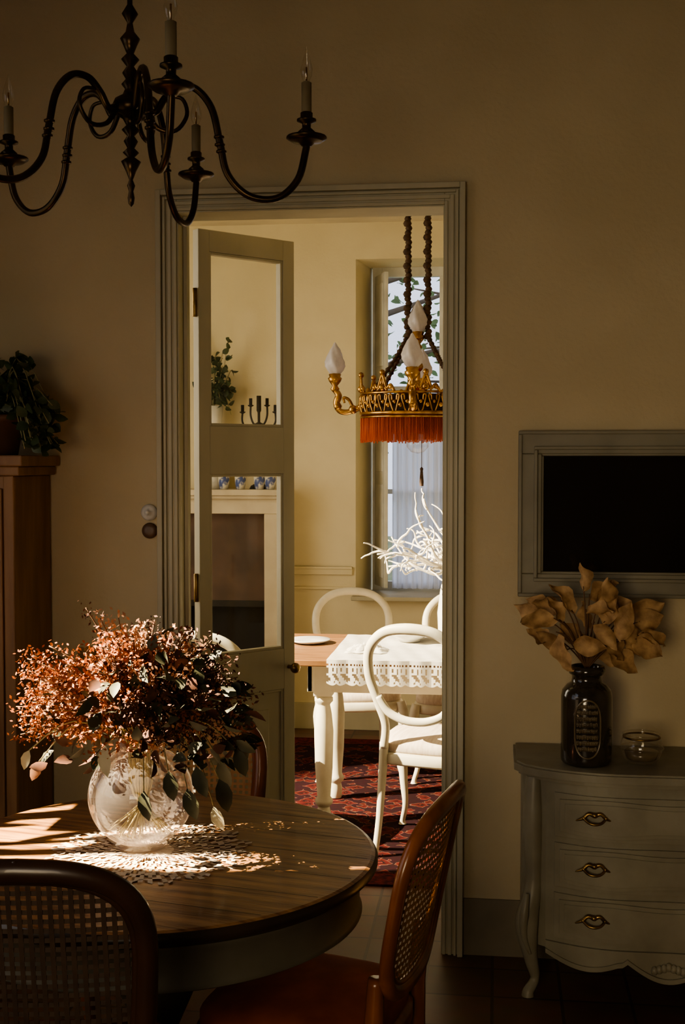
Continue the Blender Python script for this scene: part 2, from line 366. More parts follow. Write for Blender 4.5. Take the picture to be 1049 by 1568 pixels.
# unseen bamboo added outside the west window to break the sunbeam into streaks
b=MB('bamboo_streak_blocker')
for i in range(14):
    y=1.88+i*.080+R(-.02,.02); x=-2.75+R(-.12,.12); r=R(.009,.021)
    pts=cr([(x,y,-.2),(x+R(-.03,.03),y+R(-.03,.03),1.2),(x+R(-.05,.05),y+R(-.04,.04),2.4),(x,y+R(-.06,.06),3.5)],6)
    b.tube(pts,[r,r*.7],M_bark,6)
    for k in range(19):
        t=random.choice(pts[8:]); b.leaf(t,(R(-.4,.4),R(-.35,.35),random.choice((-1,-1,1))),R(.12,.24),.034,M_tree,.1,.05)
b.obj()

# ------------------------------------------------------------------ dining table (front)
TX,TY=-.772,2.757
b=MB('round_dining_table')
b.lathe([(1e-4,.75),(.498,.75),(.506,.747)],M_top,n=96,smooth=False)
b.lathe([(.506,.747),(.512,.740),(.512,.728),(.500,.716),(.47,.714),(1e-4,.714)],M_topdark,n=96)
b.lathe([(.478,.716),(.478,.70),(.470,.695),(.470,.625),(.476,.618),(.466,.612),(.45,.62),(.45,.716)],M_apron,n=96)
b.lathe([(1e-4,.71),(.16,.71),(.16,.69),(.06,.66),(.05,.6),(.075,.5),(.085,.42),(.05,.34),(.06,.3),(.09,.25),(.09,.16),(.07,.12),(1e-4,.12)],M_apron,n=32)
for k in range(4):
    a=k*PI/2; c,s_=math.cos(a),math.sin(a)
    b.tube(cr([(.06*c,.06*s_,.2),(.15*c,.15*s_,.17),(.22*c,.22*s_,.07),(.28*c,.28*s_,.025)],5),[.035,.03,.025,.025],M_apron)
for y in (-.3,-.17,-.04,.1,.23,.36):
    h=math.sqrt(.49**2-y*y); b.bx(-h,h,y-.0009,y+.0009,.7495,.7503,M_topdark)
b.obj((TX,TY,0),math.radians(-12))

b=MB('lace_doily')
nr,na=17,128; vs=[];fs=[]
for i in range(nr+1):
    for j in range(na):
        a=2*PI*j/na; r=.225*i/nr
        if i>nr-4: r*=1+.06*math.cos(a*16)*(i-nr+4)/4
        vs.append((r*math.cos(a)+.0001,r*math.sin(a),.0018+.0014*math.sin(i*2+j*.7)))
for i in range(nr):
    for j in range(na):
        if i>1 and ((i%3==1 and j%2==0) or (i%3==2 and (j//2)%2==0 and i>4) or (i==nr-2 and j%3==0) or (i%3==0 and i>5 and (j+1)%4==0)): continue
        fs.append((i*na+j,i*na+(j+1)%na,(i+1)*na+(j+1)%na,(i+1)*na+j))
b.add(vs,fs,M_lace,False)
VX,VY=(-.812,2.775)
b.obj((VX+.03,VY-.03,.7505))
b=MB('round_glass_vase')
prof=[(1e-4,.002),(.05,.0),(.06,.003)]
for i in range(3,25):
    a=PI*i/27; prof.append((.122*math.sin(a),.118-.118*math.cos(a)))
prof+=[(.052,.228),(.050,.236),(.053,.242),(.048,.240)]
b.lathe(prof,M_vglass,n=64)
b.tube([(.0515*math.cos(2*PI*i/40),.0515*math.sin(2*PI*i/40),.241) for i in range(40)],.0028,M_vglass,8,closed=True)
b.obj((VX,VY,.7545))
# bouquet
b=MB('dried_flower_bouquet')
for i in range(46):
    a=R(0,6.28); r0=.085*math.sqrt(R(0,1)); a2=a+PI+R(-.8,.8)
    b.tube(cr([(r0*math.cos(a2),r0*math.sin(a2),.012+r0*.35),(0.25*r0*math.cos(a),.25*r0*math.sin(a),.12),(.03*math.cos(a),.03*math.sin(a),.235),(.06*math.cos(a),.06*math.sin(a),.29)],4),.0018,M_gstem,5)
def spray(base,tip,mat,n,w,sz):
    base=V(base);tip=V(tip); mid=(base+tip)/2+V((0,0,.03))
    b.tube(cr([base,mid,tip],6),.0014,M_stem,4)
    for k in range(n):
        t=R(.35,1.04); p=base.lerp(tip,t)+V((0,0,.03*4*t*(1-t))); q=V((R(-1,1),R(-1,1),R(-1,1)))
        b.petal(p+q*w*(1.25-t*.7),sz*R(.6,1.4),mat)
def colmat(x,z):
    if x<-.11: return random.choice([M_rust,M_rust,M_rust,M_rust,M_peach])
    if x<.06: return random.choice([M_peach,M_rust,M_dkpet,M_rust,M_dkpet] if z<.45 else [M_peach,M_rust,M_dkpet,M_rust])
    return random.choice([M_dkpet,M_rust,M_dkpet,M_dkpet,M_dkpet,M_peach])
for i in range(240):
    a=R(0,6.28); el=R(-.25,1.5)
    bump_=1+.16*math.sin(3*a+1)+.10*math.sin(5*a+el*4)
    rad=V((math.cos(a)*math.cos(el)*.245*bump_,math.sin(a)*math.cos(el)*.21*bump_,math.sin(el)*.22*bump_+.29))
    rad=V((0,0,.27)).lerp(rad,R(.6,1.04))
    spray((rad.x*.1,rad.y*.1,.24),rad,colmat(rad.x,rad.z),90,.036,.0058)
for i in range(22):
    a=R(2.5,3.7); spray((0,0,.25),(R(.24,.31)*math.cos(a),.15*math.sin(a),.25+R(.0,.20)),M_rust,140,.038,.0050)
for (x,z) in ((-.11,.56),(-.07,.54),(.03,.525),(.14,.48),(.20,.42),(-.20,.47),(.25,.35),(.22,.39)):
    spray((0,0,.27),(x,R(-.08,.08),z),random.choice([M_rust,M_peach,M_dkpet]),90,.028,.005)
for i in range(420):
    a=R(0,6.28); el=R(-.35,1.3); p=V((math.cos(a)*math.cos(el)*.25,math.sin(a)*math.cos(el)*.21,math.sin(el)*.21+.28)); p=V((0,0,.2)).lerp(p,R(.7,1.0))
    if p.x<-.08 and R(0,1)<.7: continue
    b.leaf(p,(p.x*3,p.y*3,R(-.6,.5)),R(.03,.055),.027,random.choice([M_dkleaf,M_dkleaf,M_dkpet]))
for (x,y,z,m,L_) in ((-.02,-.2,.26,M_paleleaf,.07),(-.23,-.1,.22,M_paleleaf,.05),(-.20,-.12,.20,M_peach,.05),(.19,-.08,.10,M_paleleaf,.06),(.14,-.12,.15,M_dkleaf,.075),(.19,-.02,.19,M_dkleaf,.07),(.05,-.15,.15,M_dkleaf,.07),(.22,.02,.24,M_dkleaf,.07),(.16,-.12,.2,M_dkleaf,.075),(.23,-.03,.22,M_dkleaf,.07),(.10,-.13,.19,M_dkleaf,.07),(.20,-.07,.16,M_dkleaf,.08)):
    b.tube(cr([(0,0,.24),(x*.6,y*.6,.30),(x,y,z+.02)],4),.0014,M_gstem,4)
    b.leaf((x,y,z+.02),(x*.6,y*.3,-.35),L_,L_*.5,m,roll=(R(-.5,.5),-1,.2))
b.obj((VX,VY,.7545))

# ------------------------------------------------------------------ chairs
def seat_shape(b,z0,z1,mat,wf=.24,wb=.20,yf=.235,yb=-.205,dome=.02,shrink=1.):
    N=40; n=4.
    prof=[(0.0,z1+dome),(.5,z1+dome*.8),(.8,z1+dome*.4),(.95,z1-.004),(1,z1-.015),(1,z0+.01),(.98,z0),(0,z0)]
    vs=[];fs=[]
    for s,z in prof:
        for j in range(N):
            a=2*PI*j/N; c,d=math.cos(a),math.sin(a)
            ex=2/n; x=math.copysign(abs(c)**ex,c); y=math.copysign(abs(d)**ex,d)
            yy=(yf+yb)/2+y*(yf-yb)/2; w=wb+(wf-wb)*(y+1)/2
            vs.append((x*w*max(s,.001)*shrink,((yf+yb)/2+(yy-(yf+yb)/2)*max(s,.001)*shrink),z))
    for i in range(len(prof)-1):
        for j in range(N): fs.append((i*N+j,(i+1)*N+j,(i+1)*N+(j+1)%N,i*N+(j+1)%N))
    b.add(vs,fs,mat,True)
def cabriole(b,x,y,mat,top=.40,r=.024):
    sx=1 if x>0 else -1; sy=1 if y>0 else -1
    b.tube(cr([(x,y,top),(x+.012*sx,y+.012*sy,top-.07),(x+.004*sx,y+.004*sy,top*.5),(x-.008*sx,y-.006*sy,.10),(x+.010*sx,y+.010*sy,.02),(x+.012*sx,y+.012*sy,0)],5),[r,r*1.1,r*.8,r*.55,r*.5,r*.75],mat,10)
def cane_chair(name,loc,deg,wood,cane,sz=1.):
    b=MB(name); n=3.6; zc,hh,w=.745,.205,.205
    def Y(x,z): return -.195-.20*(z-.5)-.028*(1-(x/.22)**2)
    def ring(k,hh_,w_):
        pts=[]
        for i in range(k):
            a=2*PI*i/k; c,s=math.cos(a),math.sin(a)
            x=math.copysign(abs(c)**(2/n),c)*w_; zz=math.copysign(abs(s)**(2/n),s)
            z=zc+zz*hh_
            x*= (1+.06*zz)
            if zz>0: z+=.018*math.cos(x/w_*PI/2*1.0)*zz
            pts.append((x,Y(x,z),z))
        return pts
    b.tube(ring(64,hh,w),.021,wood,10,closed=True,up=(0,1,0),flat=.75)
    b.tube(ring(64,hh-.017,w-.017),.008,wood,6,closed=True,up=(0,1,0))
    for q in (-2,-1,0,1,2):
        x=q*.014; z=zc+hh+.026-.003*abs(q); b.sph((x,Y(x,z),z),.011-.0015*abs(q),wood,8,1.2)
    wi,hi=w-.012,hh-.012; p=.0175; s=.0042
    def ext(q,lim,other):
        t=min(abs(q)/lim,1); return other*(1-t**n)**(1/n)
    for i in range(-int(wi/p),int(wi/p)+1):
        x=i*p; e=ext(x,wi,hi)
        vs=[];fs=[]
        for k in range(9):
            z=zc-e+2*e*k/8+.008; vs+=[(x-s,Y(x-s,z),z),(x+s,Y(x+s,z),z)]
        for k in range(8): fs.append((2*k,2*k+1,2*k+3,2*k+2))
        b.add(vs,fs,cane,False)
    for i in range(-int(hi/p),int(hi/p)+1):
        z=zc+i*p+.006; e=ext(i*p,hi,wi)
        vs=[];fs=[]
        for k in range(13):
            x=-e+2*e*k/12; vs+=[(x,Y(x,z)+.0015,z-s),(x,Y(x,z)+.0015,z+s)]
        for k in range(12): fs.append((2*k,2*k+2,2*k+3,2*k+1))
        b.add(vs,fs,cane,False)
    for sx in (-1,1):
        b.tube(cr([(sx*.175,-.20,.60),(sx*.172,-.195,.50),(sx*.17,-.19,.42),(sx*.172,-.20,.25),(sx*.18,-.25,.0)],5),[.017,.021,.023,.019,.015],wood,10)
        cabriole(b,sx*.205,.20,wood,.42)
    seat_shape(b,.375,.435,wood,dome=0)
    seat_shape(b,.425,.475,M_velvet,dome=.018,shrink=.96)
    return b.obj(loc,math.radians(deg),(1,1,sz))
cane_chair('cane_back_chair',(-.828,2.275,0),7,M_chair_shade,M_cane_shade,.997)
cane_chair('cane_back_chair',(-.40,2.745,0),78,M_chair,M_cane,.95)
cane_chair('cane_back_chair',(-.865,3.33,0),187,M_chair,M_cane,.91)

def balloon_chair(name,loc,deg,sz=1.):
    b=MB(name); m=M_cream
    def Y(z): return -.19-.17*max(z-.45,0)
    P=[(-.150,.44),(-.135,.54),(-.165,.64),(-.198,.75),(-.188,.86),(-.115,.935),(0,.955),(.115,.935),(.188,.86),(.198,.75),(.165,.64),(.135,.54),(.150,.44)]
    b.tube(cr([(x,Y(z)-.02*(1-(x/.2)**2),z) for x,z in P],6),[.018,.018,.019,.021,.021,.022,.024,.022,.021,.021,.019,.018,.018],m,10,up=(0,1,0),flat=.7)
    Q=[(-.162,.66),(-.12,.60),(-.06,.572),(0,.565),(.06,.572),(.12,.60),(.162,.66)]
    b.tube(cr([(x,Y(z)-.02*(1-(x/.2)**2),z) for x,z in Q],5),.018,m,10,up=(0,1,0),flat=.7)
    for sx in (-1,1):
        b.tube(cr([(sx*.15,-.19,.46),(sx*.155,-.195,.35),(sx*.16,-.22,.15),(sx*.165,-.26,0)],5),[.021,.019,.015,.014],m,10)
        cabriole(b,sx*.205,.20,m,.42)
    seat_shape(b,.37,.425,m,dome=0)
    seat_shape(b,.42,.47,M_seatw,dome=.022,shrink=.96)
    return b.obj(loc,math.radians(deg),(1,1,sz))
RZ=.0115
balloon_chair('balloon_back_chair',(-.255,5.25,RZ+.003),-16)
balloon_chair('balloon_back_chair',(-.715,6.44,RZ+.003),192,.96)
balloon_chair('balloon_back_chair',(-.175,6.42,RZ+.003),178,.955)
balloon_chair('balloon_back_chair',(-1.17,5.22,RZ+.003),-8,.96)

# ------------------------------------------------------------------ far dining table
b=MB('rectangular_dining_table')
x0,x1,y0,y1=-1.0,.55,5.30,6.12
for k in range(5): b.bx(x0,x1,y0+k*.164,y0+k*.164+.1625,.742,.77,M_woodB)
b.bx(x0+.17,x1-.17,y0+.16,y0+.185,.60,.742,M_cream); b.bx(x0+.17,x1-.17,y1-.185,y1-.16,.60,.742,M_cream)
b.bx(x0+.17,x0+.195,y0+.16,y1-.16,.60,.742,M_cream); b.bx(x1-.195,x1-.17,y0+.16,y1-.16,.60,.742,M_cream)
for x in (x0+.24,x1-.21):
    for y in (y0+.20,y1-.20):
        b.bx(x-.042,x+.042,y-.042,y+.042,.58,.742,M_cream)
        b.lathe([(.03,.58),(.042,.57),(.042,.555),(.028,.54),(.036,.50),(.044,.42),(.040,.25),(.030,.12),(.040,.105),(.040,.09),(.026,.075),(.032,.05),(.028,0),(1e-4,0)],M_cream,(x,y,0),20)
b.obj((0,0,RZ),bevel=.004)
b=MB('lace_tablecloth')
nx=150
def clothpt(i,j):
    x=-.72+1.08*i/nx
    if j<=12:
        z=.672+.0086*j-.009*abs(math.sin(i*PI/6))*(j<3); return (x+.004*math.sin(i*.5),5.294-.006*abs(math.sin(i*.25)),z)
    y=5.30+.78*(j-12)/14.; return (x,y,.7735+.0012*math.sin(i*.5+j)+.0012*math.sin(i*.21))
vs=[clothpt(i,j) for j in range(27) for i in range(nx+1)]; fs=[]
for j in range(26):
    for i in range(nx):
        if j<12 and ((j in (2,3,4) and ((i+j)%6 in (1,2,3))) or (j in(6,7) and i%3==0) or (j==9 and i%2==0) or (j==1 and i%4==0) or (j==5 and i%6==0)): continue
        a=j*(nx+1)+i; fs.append((a,a+1,a+nx+2,a+nx+1))
b.add(vs,fs,M_cloth,False)
def napkin(cx,cy,w,h):
    vs=[];fs=[];k=14
    for i in range(k+1):
        for j in range(k+1):
            u=i/k*2-1;v=j/k*2-1; e=max(0,1-max(abs(u),abs(v))**2)
            vs.append((cx+u*w*(1+.1*math.sin(j*2)),cy+v*w*.8*(1+.1*math.sin(i*1.7)),.777+e*h*(.6+.4*math.sin(i*1.9+j*.8)*math.cos(j*1.4))))
    for i in range(k):
        for j in range(k): a=i*(k+1)+j; fs.append((a,a+1,a+k+2,a+k+1))
    b.add(vs,fs,M_cloth,True)
napkin(-.57,5.55,.09,.045)
b.obj((0,0,RZ))
b=MB('white_serving_dish')
b.lathe([(1e-4,.0),(.05,0),(.055,.01),(.10,.035),(.115,.05),(.11,.052),(.09,.035),(1e-4,.018)],M_white,n=32)
b.obj((-.40,5.88,.777+RZ))
b=MB('porcelain_plate')
b.lathe([(1e-4,0),(.06,0),(.10,.016),(.098,.019),(.06,.006),(1e-4,.005)],M_white,n=32)
b.obj((-.87,5.80,.771+RZ))
b=MB('dried_branch_arrangement')
b.lathe([(1e-4,0),(.05,0),(.07,.05),(.075,.16),(.06,.28),(.035,.35),(.042,.395),(.038,.393),(.03,.35),(.03,.28)],M_white,n=28)
def br(p,d,L,r,dep):
    pts=[V(p)]; d=V(d).normalized()
    for k in range(7):
        d=(d+V((R(-.45,.45),R(-.45,.45),R(-.42,.30)))).normalized(); q=pts[-1]+d*L/7
        if q.z<.33: d.z=abs(d.z)+.1; q=pts[-1]+d*L/7
        pts.append(q)
    b.tube(cr(pts,3),[r,r*.4],M_branch,6)
    if dep>0:
        for k in range(3):
            q=random.choice(pts[2:7]); br(q,d+V((R(-1,1),R(-.9,.9),R(-.7,.7))),L*R(.3,.55),r*.7,dep-1)
for i in range(26):
    a=2*PI*i/26+R(-.15,.15); br((.01*math.cos(a),.01*math.sin(a),.37),(math.cos(a),math.sin(a)*.6,R(-.05,.6)),R(.28,.42),.0088,1)
b.obj((-.185,5.70,.7775+RZ))
b=MB('oriental_rug')
b.bx(-1.75,1.05,4.72,7.2,0,.009,M_rugb); b.bx(-1.62,.92,4.85,7.07,.009,.0102,M_rug)
b.obj()

# ------------------------------------------------------------------ brass candle chandelier (front)
b=MB('brass_candle_chandelier')
CH=(-.81,2.722)
body=[(1e-4,2.215),(.006,2.222),(.008,2.235),(.005,2.25),(.009,2.262),(.004,2.275),(.012,2.295),(.022,2.315),(.008,2.325),(.018,2.335),(.008,2.345),(.016,2.36),(.008,2.372),(.020,2.385),(.010,2.395),(.018,2.41),(.035,2.42),(.042,2.435),(.035,2.452),(.018,2.462),(.012,2.475),(.020,2.485),(.010,2.497),(.018,2.51),(.008,2.525),(.020,2.54),(.008,2.553),(.015,2.57),(.022,2.585),(.010,2.60),(.006,2.62),(.018,2.64),(.006,2.66),(.006,3.24),(.05,3.25),(.055,3.30)]
b.lathe(body,M_bronze,n=20)
for k in range(5):
    a=math.radians(3+7-72*k); c,s_=math.cos(a),math.sin(a)
    prof=[(.03,2.435),(.055,2.425),(.075,2.455),(.105,2.482),(.145,2.478),(.180,2.435),(.198,2.36),(.215,2.29),(.262,2.243),(.325,2.238),(.372,2.28),(.390,2.345),(.392,2.362)]
    b.tube(cr([(r*c,r*s_,z) for r,z in prof],6),.0082,M_bronze,8)
    b.tube(cr([(r*c,r*s_,z) for r,z in [(.035,2.43),(.06,2.39),(.10,2.385),(.125,2.42),(.115,2.455),(.085,2.46)]],5),[.006,.004],M_bronze,7)
    for r,z in ((.196,2.372),(.1975,2.355),(.201,2.340)): b.sph((r*c,r*s_,z),.0125,M_bronze,10,.45)
    cx,cy=.392*c,.392*s_
    b.lathe([(1e-4,2.352),(.012,2.355),(.018,2.362),(.034,2.364),(.046,2.372),(.045,2.376),(.018,2.370),(.012,2.378),(.020,2.386),(.010,2.395),(.010,2.405),(.022,2.410),(.022,2.414),(.014,2.417),(.014,2.428),(.0115,2.430)],M_bronze,(cx,cy,0),20)
    b.lathe([(.0115,2.42),(.0115,2.495),(.006,2.498)],M_candle,(cx,cy,0),14)
    b.lathe([(.006,2.496),(.012,2.510),(.014,2.525),(.009,2.545),(.004,2.56),(1e-4,2.575)],M_glass,(cx,cy,0),12)
    b.tube([(cx,cy,2.50),(cx,cy,2.53)],.002,M_gold,5)
b.obj((CH[0],CH[1],0))

# ------------------------------------------------------------------ gilt fringe chandelier (far)
b=MB('fringed_gilt_chandelier')
rr=.262
for z,t in ((1.952,.006),(1.862,.008),(1.845,.005)):
    b.tube([(rr*math.cos(2*PI*i/64),rr*math.sin(2*PI*i/64),z) for i in range(64)],t,M_gold,8,closed=True)
for k in range(28):
    a=2*PI*k/28
    def P(da,z,o=0): return ((rr+o)*math.cos(a+da),(rr+o)*math.sin(a+da),z)
    b.tube(cr([P(-.09,1.865),P(-.05,1.90,.006),P(-.02,1.935,.006),P(-.06,1.94,.004),P(-.07,1.915,.004)],4),.0045,M_gold,6)
    b.tube(cr([P(.09,1.865),P(.05,1.90,.006),P(.02,1.935,.006),P(.06,1.94,.004),P(.07,1.915,.004)],4),.0045,M_gold,6)
    b.sph(P(0,1.895,.006),.011,M_gold,8); b.sph(P(.112,1.91,.004),.009,M_gold,8)
b.lathe([(rr-.012,1.86),(rr-.012,1.945)],M_rope,n=64)
for k in range(8):
    a=2*PI*k/8+.2
    def P(da,z): return (rr*math.cos(a+da),rr*math.sin(a+da),z)
    b.tube(cr([P(-.24,1.955),P(-.17,1.985),P(-.10,1.97),P(-.05,2.0),P(0,2.03),P(.05,2.0),P(.10,1.97),P(.17,1.985),P(.24,1.955)],4),.007,M_gold,6)
    b.tube(cr([P(-.10,1.96),P(-.04,1.98),P(0,2.01),P(.04,1.98),P(.10,1.96)],4),.006,M_gold,6)
    b.sph(P(0,2.04),.014,M_gold,8); b.sph(P(0,1.975),.018,M_gold,8); b.sph(P(.18,1.975),.012,M_gold,8); b.sph(P(-.18,1.975),.012,M_gold,8)
for k in range(210):
    a=2*PI*k/210; r2=rr-.002+R(-.003,.003)
    b.tube([(r2*math.cos(a),r2*math.sin(a),1.85),((r2+.001)*math.cos(a+R(-.003,.003)),(r2+.001)*math.sin(a),1.735+R(-.006,.006))],.0032,M_fringe,4)
b.lathe([(rr-.01,1.85),(rr-.01,1.775)],M_fringe,n=64)
b.lathe([(1e-4,1.90),(.06,1.895),(.24,1.93)],M_fringe,n=48)
def torch(x,y,z,big=1.):
    b.lathe([(1e-4,-.07),(.010,-.065),(.022,-.05),(.012,-.035),(.028,-.015),(.034,.0),(.026,.006),(.030,.018),(.022,.022)],M_gold,(x,y,z),16)
    prof=[(.020,.016),(.036,.035),(.044,.055),(.044,.075),(.037,.098),(.030,.115),(.022,.135),(.011,.150),(.006,.162),(1e-4,.168)]
    b.lathe(prof,M_frost,(x,y,z),30,twist=lambda a,t:1+.13*math.sin(5*a+t*10))
for k in range(4):
    a=math.radians(180+90*k); c,s_=math.cos(a),math.sin(a)
    b.tube(cr([(r*c,r*s_,z) for r,z in [(.255,1.90),(.29,1.885),(.33,1.872),(.365,1.88),(.378,1.915),(.368,1.95),(.385,1.975)]],5),[.015,.013,.013,.017,.013],M_gold,8)
    b.sph((.30*c,.30*s_,1.885),.022,M_gold,8); b.sph((.372*c,.372*s_,1.90),.020,M_gold,8)
    b.tube(cr([(r*c,r*s_,z) for r,z in [(.30,1.89),(.32,1.93),(.345,1.94),(.34,1.915)]],4),[.008,.005],M_gold,6)
    torch(.385*c,.385*s_,2.03)
torch(0,0,2.22); b.tube([(0,0,2.17),(0,0,1.90)],.012,M_gold,8); b.sph((0,0,2.08),.026,M_gold); b.sph((0,0,2.13),.020,M_gold); b.sph((0,0,2.0),.020,M_gold)
for sx in (-1,1):
    for sy in (-1,1):
        pts=[V((sx*.19,sy*.17,1.96)),V((sx*.10,sy*.06,2.11)),V((sx*.046,sy*.008,2.22))]
        b.tube(pts,.008,M_rope,6)
        for s0,s1 in ((0,1),(1,2)):
            for t in range(6): b.sph(pts[s0].lerp(pts[s1],t/6),.013,M_rope,6)
    b.tube([(sx*.046,0,2.22),(sx*.046,0,3.07)],.008,M_rope,6)
    for t in range(40): b.sph((sx*.046+.004*math.sin(t*2),0,2.22+t*.0215),.0165 if t%3 else .020,M_rope,8,.9)
b.lathe([(.05,3.07),(.06,3.08),(1e-4,3.05)],M_gold,n=20)
b.lathe([(1e-4,1.68),(.03,1.687),(.050,1.71),(.050,1.735),(.03,1.775),(.015,1.80),(.015,1.9)],M_glass,n=20)
b.tube([(.02,-.02,1.9),(.02,-.02,1.60)],.0015,M_rope,5); b.lathe([(1e-4,1.62),(.008,1.61),(.006,1.60),(.010,1.55),(.009,1.53)],M_rope,(.02,-.02,0),10)
b.obj((-.356,5.749,0))

# ------------------------------------------------------------------ chest of drawers
b=MB('chest_of_drawers')
CX0,CX1=.09,.95; FX0,FX1=.16,.88
def fy(x):
    t=(x-FX0)/(FX1-FX0); return 3.79-.075*math.sin(PI*t)**1.0-.012*math.sin(3*PI*t)
fr=[(FX0+(FX1-FX0)*i/24,fy(FX0+(FX1-FX0)*i/24)) for i in range(25)]
foot=[(CX0,4.09),(CX0,3.87),(CX0+.025,3.825)]+fr+[(CX1-.025,3.825),(CX1,3.87),(CX1,4.09)]
b.prism(foot,.16,.69,M_chest)
cx,cy=.52,4.09
def off(p,o):
    x,y=p; y2=y-(o if y<4.08 else 0)
    return (x+(o if x>cx else -o)*min(1,abs(x-cx)/.3),y2)
b.prism([off(p,.012) for p in foot],.678,.692,M_chest); b.prism([off(p,.026) for p in foot],.692,.714,M_chest); b.prism([off(p,.018) for p in foot],.714,.720,M_chest)
def cpanel(x0,x1,z0f,z1f,o,m,k=28):
    vs=[];fs=[]
    for i in range(k+1):
        x=x0+(x1-x0)*i/k; y=fy(min(max(x,FX0),FX1)); z0=z0f(x);z1=z1f(x)
        vs+=[(x,y-o,z0),(x,y-o,z1),(x,y+.01,z0),(x,y+.01,z1)]
    for i in range(k):
        a=4*i;c=a+4; fs+=[(a,c,c+1,a+1),(a+1,c+1,c+3,a+3),(a,a+2,c+2,c)]
    fs+=[(0,1,3,2),(4*k,4*k+2,4*k+3,4*k+1)]
    b.add(vs,fs,m,False)
for z0,z1 in ((.512,.645),(.358,.492),(.200,.338)):
    wv=lambda x:0.005*math.cos((x-FX0)/(FX1-FX0)*4*PI)
    cpanel(.185,.855,lambda x:z0,lambda x:z1,.008,M_chest)
    cpanel(.200,.840,lambda x:z0+.014+wv(x),lambda x:z1-.014-wv(x),.015,M_chest)
    cpanel(.214,.826,lambda x:z0+.026+wv(x),lambda x:z1-.026-wv(x),.019,M_chest)
    for hx in (.300,.740):
        y=fy(hx)-.021; z=(z0+z1)/2+.004
        b.sph((hx,y-.004,z+.012),.011,M_oldbrass,10,.8)
        for sx in (-1,1):
            b.tube(cr([(hx,y-.002,z+.010),(hx+sx*.018,y-.004,z+.016),(hx+sx*.034,y-.003,z+.002),(hx+sx*.056,y-.002,z-.006)],4),[.008,.006,.006,.0015],M_oldbrass,8)
            b.sph((hx+sx*.032,y-.004,z+.003),.007,M_oldbrass,8)
        b.tube(cr([(hx-.032,y-.006,z+.002),(hx-.018,y-.018,z-.008),(hx,y-.022,z-.011),(hx+.018,y-.018,z-.008),(hx+.032,y-.006,z+.002)],4),.0042,M_oldbrass,8)
b_ap=lambda x:.155-.055*abs(math.sin((x-FX0)/(FX1-FX0)*3*PI))*(1 if .3<(x-FX0)/(FX1-FX0)<.7 else .6)
cpanel(FX0,FX1,b_ap,lambda x:.185,.010,M_chest,48)
cpanel(FX0,FX1,lambda x:b_ap(x)-.006,lambda x:b_ap(x)+.008,.018,M_chest,48)
for i in range(7):
    x=.52+(i-3)*.014; b.sph((x,fy(x)-.014,.145-.004*abs(i-3)),.011,M_chest,8,1.3)
for sx,px_,py_ in ((-1,.125,3.822),(1,.915,3.822)):
    b.tube(cr([(px_,py_,.68),(px_-.004*-sx,py_-.01,.55),(px_,py_-.006,.35),(px_+sx*.022,py_-.03,.23),(px_+sx*.008,py_-.015,.12),(px_-sx*.006,py_,.05),(px_+sx*.014,py_-.018,.015),(px_+sx*.016,py_-.020,0)],5),[.026,.030,.026,.036,.022,.014,.017,.020],M_chest,12)
    b.tube(cr([(px_+sx*.02,py_-.055,.33),(px_+sx*.03,py_-.068,.27),(px_+sx*.03,py_-.062,.20),(px_+sx*.01,py_-.045,.14)],4),[.006,.014,.010,.004],M_chest,8)
    b.tube([(px_,4.06,.17),(px_,4.06,0)],[.022,.014],M_chest,10)
b.obj(bevel=.0025)
JX,JY=.283,3.845
b=MB('embossed_stoneware_jar')
b.lathe([(1e-4,0),(.070,0),(.077,.008),(.078,.02),(.078,.205),(.074,.225),(.060,.242),(.047,.250),(.045,.262),(.046,.272),(.054,.276),(.056,.286),(.053,.298),(.046,.300),(.042,.294),(.040,.25)],M_jar,n=48)
ac=-PI/2-.02
b.tube([(.0795*math.cos(ac+.5*math.cos(t)),.0795*math.sin(ac+.5*math.cos(t)),.118+.088*math.copysign(abs(math.sin(t))**.6,math.sin(t))) for t in [2*PI*i/40 for i in range(40)]],.003,M_jar2,6,closed=True)
for rz_ in range(8):
    z=.052+rz_*.0185; w=.36 if rz_ in (0,7) else .42; a=-w
    while a<w-.05:
        da=R(.05,.10)
        for q in (0,1): b.tube([(.0785*math.cos(ac+a+q*da*.6),.0785*math.sin(ac+a+q*da*.6),z),(.0785*math.cos(ac+a+q*da*.6),.0785*math.sin(ac+a+q*da*.6),z+.011)],.0022,M_jar2,5)
        zz=z+random.choice([0,.0055,.011]); b.tube([(.079*math.cos(ac+a),.079*math.sin(ac+a),zz),(.079*math.cos(ac+a+da*.6),.079*math.sin(ac+a+da*.6),zz)],.0022,M_jar2,5)
        a+=da+.02
b.obj((JX,JY,.7205))
b=MB('dried_leaf_stems')
targets=[(-.145,.19),(-.165,.15),(-.12,.12),(-.15,.08),(-.10,.22),(-.06,.19),(-.11,.16),(-.015,.27),(.01,.24),(-.01,.20),(.04,.20),(.08,.21),(.10,.18),(.13,.18),(.16,.14),(.18,.10),(.13,.10),(.07,.10),(.09,.05),(-.06,.09),(-.08,.05),(.03,.13),(.20,.15),(.18,.18),(-.03,.12),(-.13,.17),(.06,.16),(.12,.14),(-.02,.08),(.05,.07),(.21,.12),(.02,.16)]
for (x,z) in targets:
    y=R(-.09,.07)
    m=V((x*.45,y*.5,z*.55+.02))
    b.tube(cr([(0,0,-.04),(x*.05,0,.0),m,(x*.8,y,z*.9)],4),[.003,.0018],M_stem,5)
    d=V((x*1.1+R(-.16,.16),y*.5,z-.10+R(-.18,.16)))
    b.crumple((x*.72,y*.9,z*.84),d,R(.085,.13),R(.055,.085),M_dry)
b.obj((JX,JY,1.02))
b=MB('glass_candle_bowl')
b.lathe([(1e-4,.0),(.045,0),(.058,.02),(.066,.045),(.060,.07),(.050,.078),(.056,.088)],M_glass,n=32)
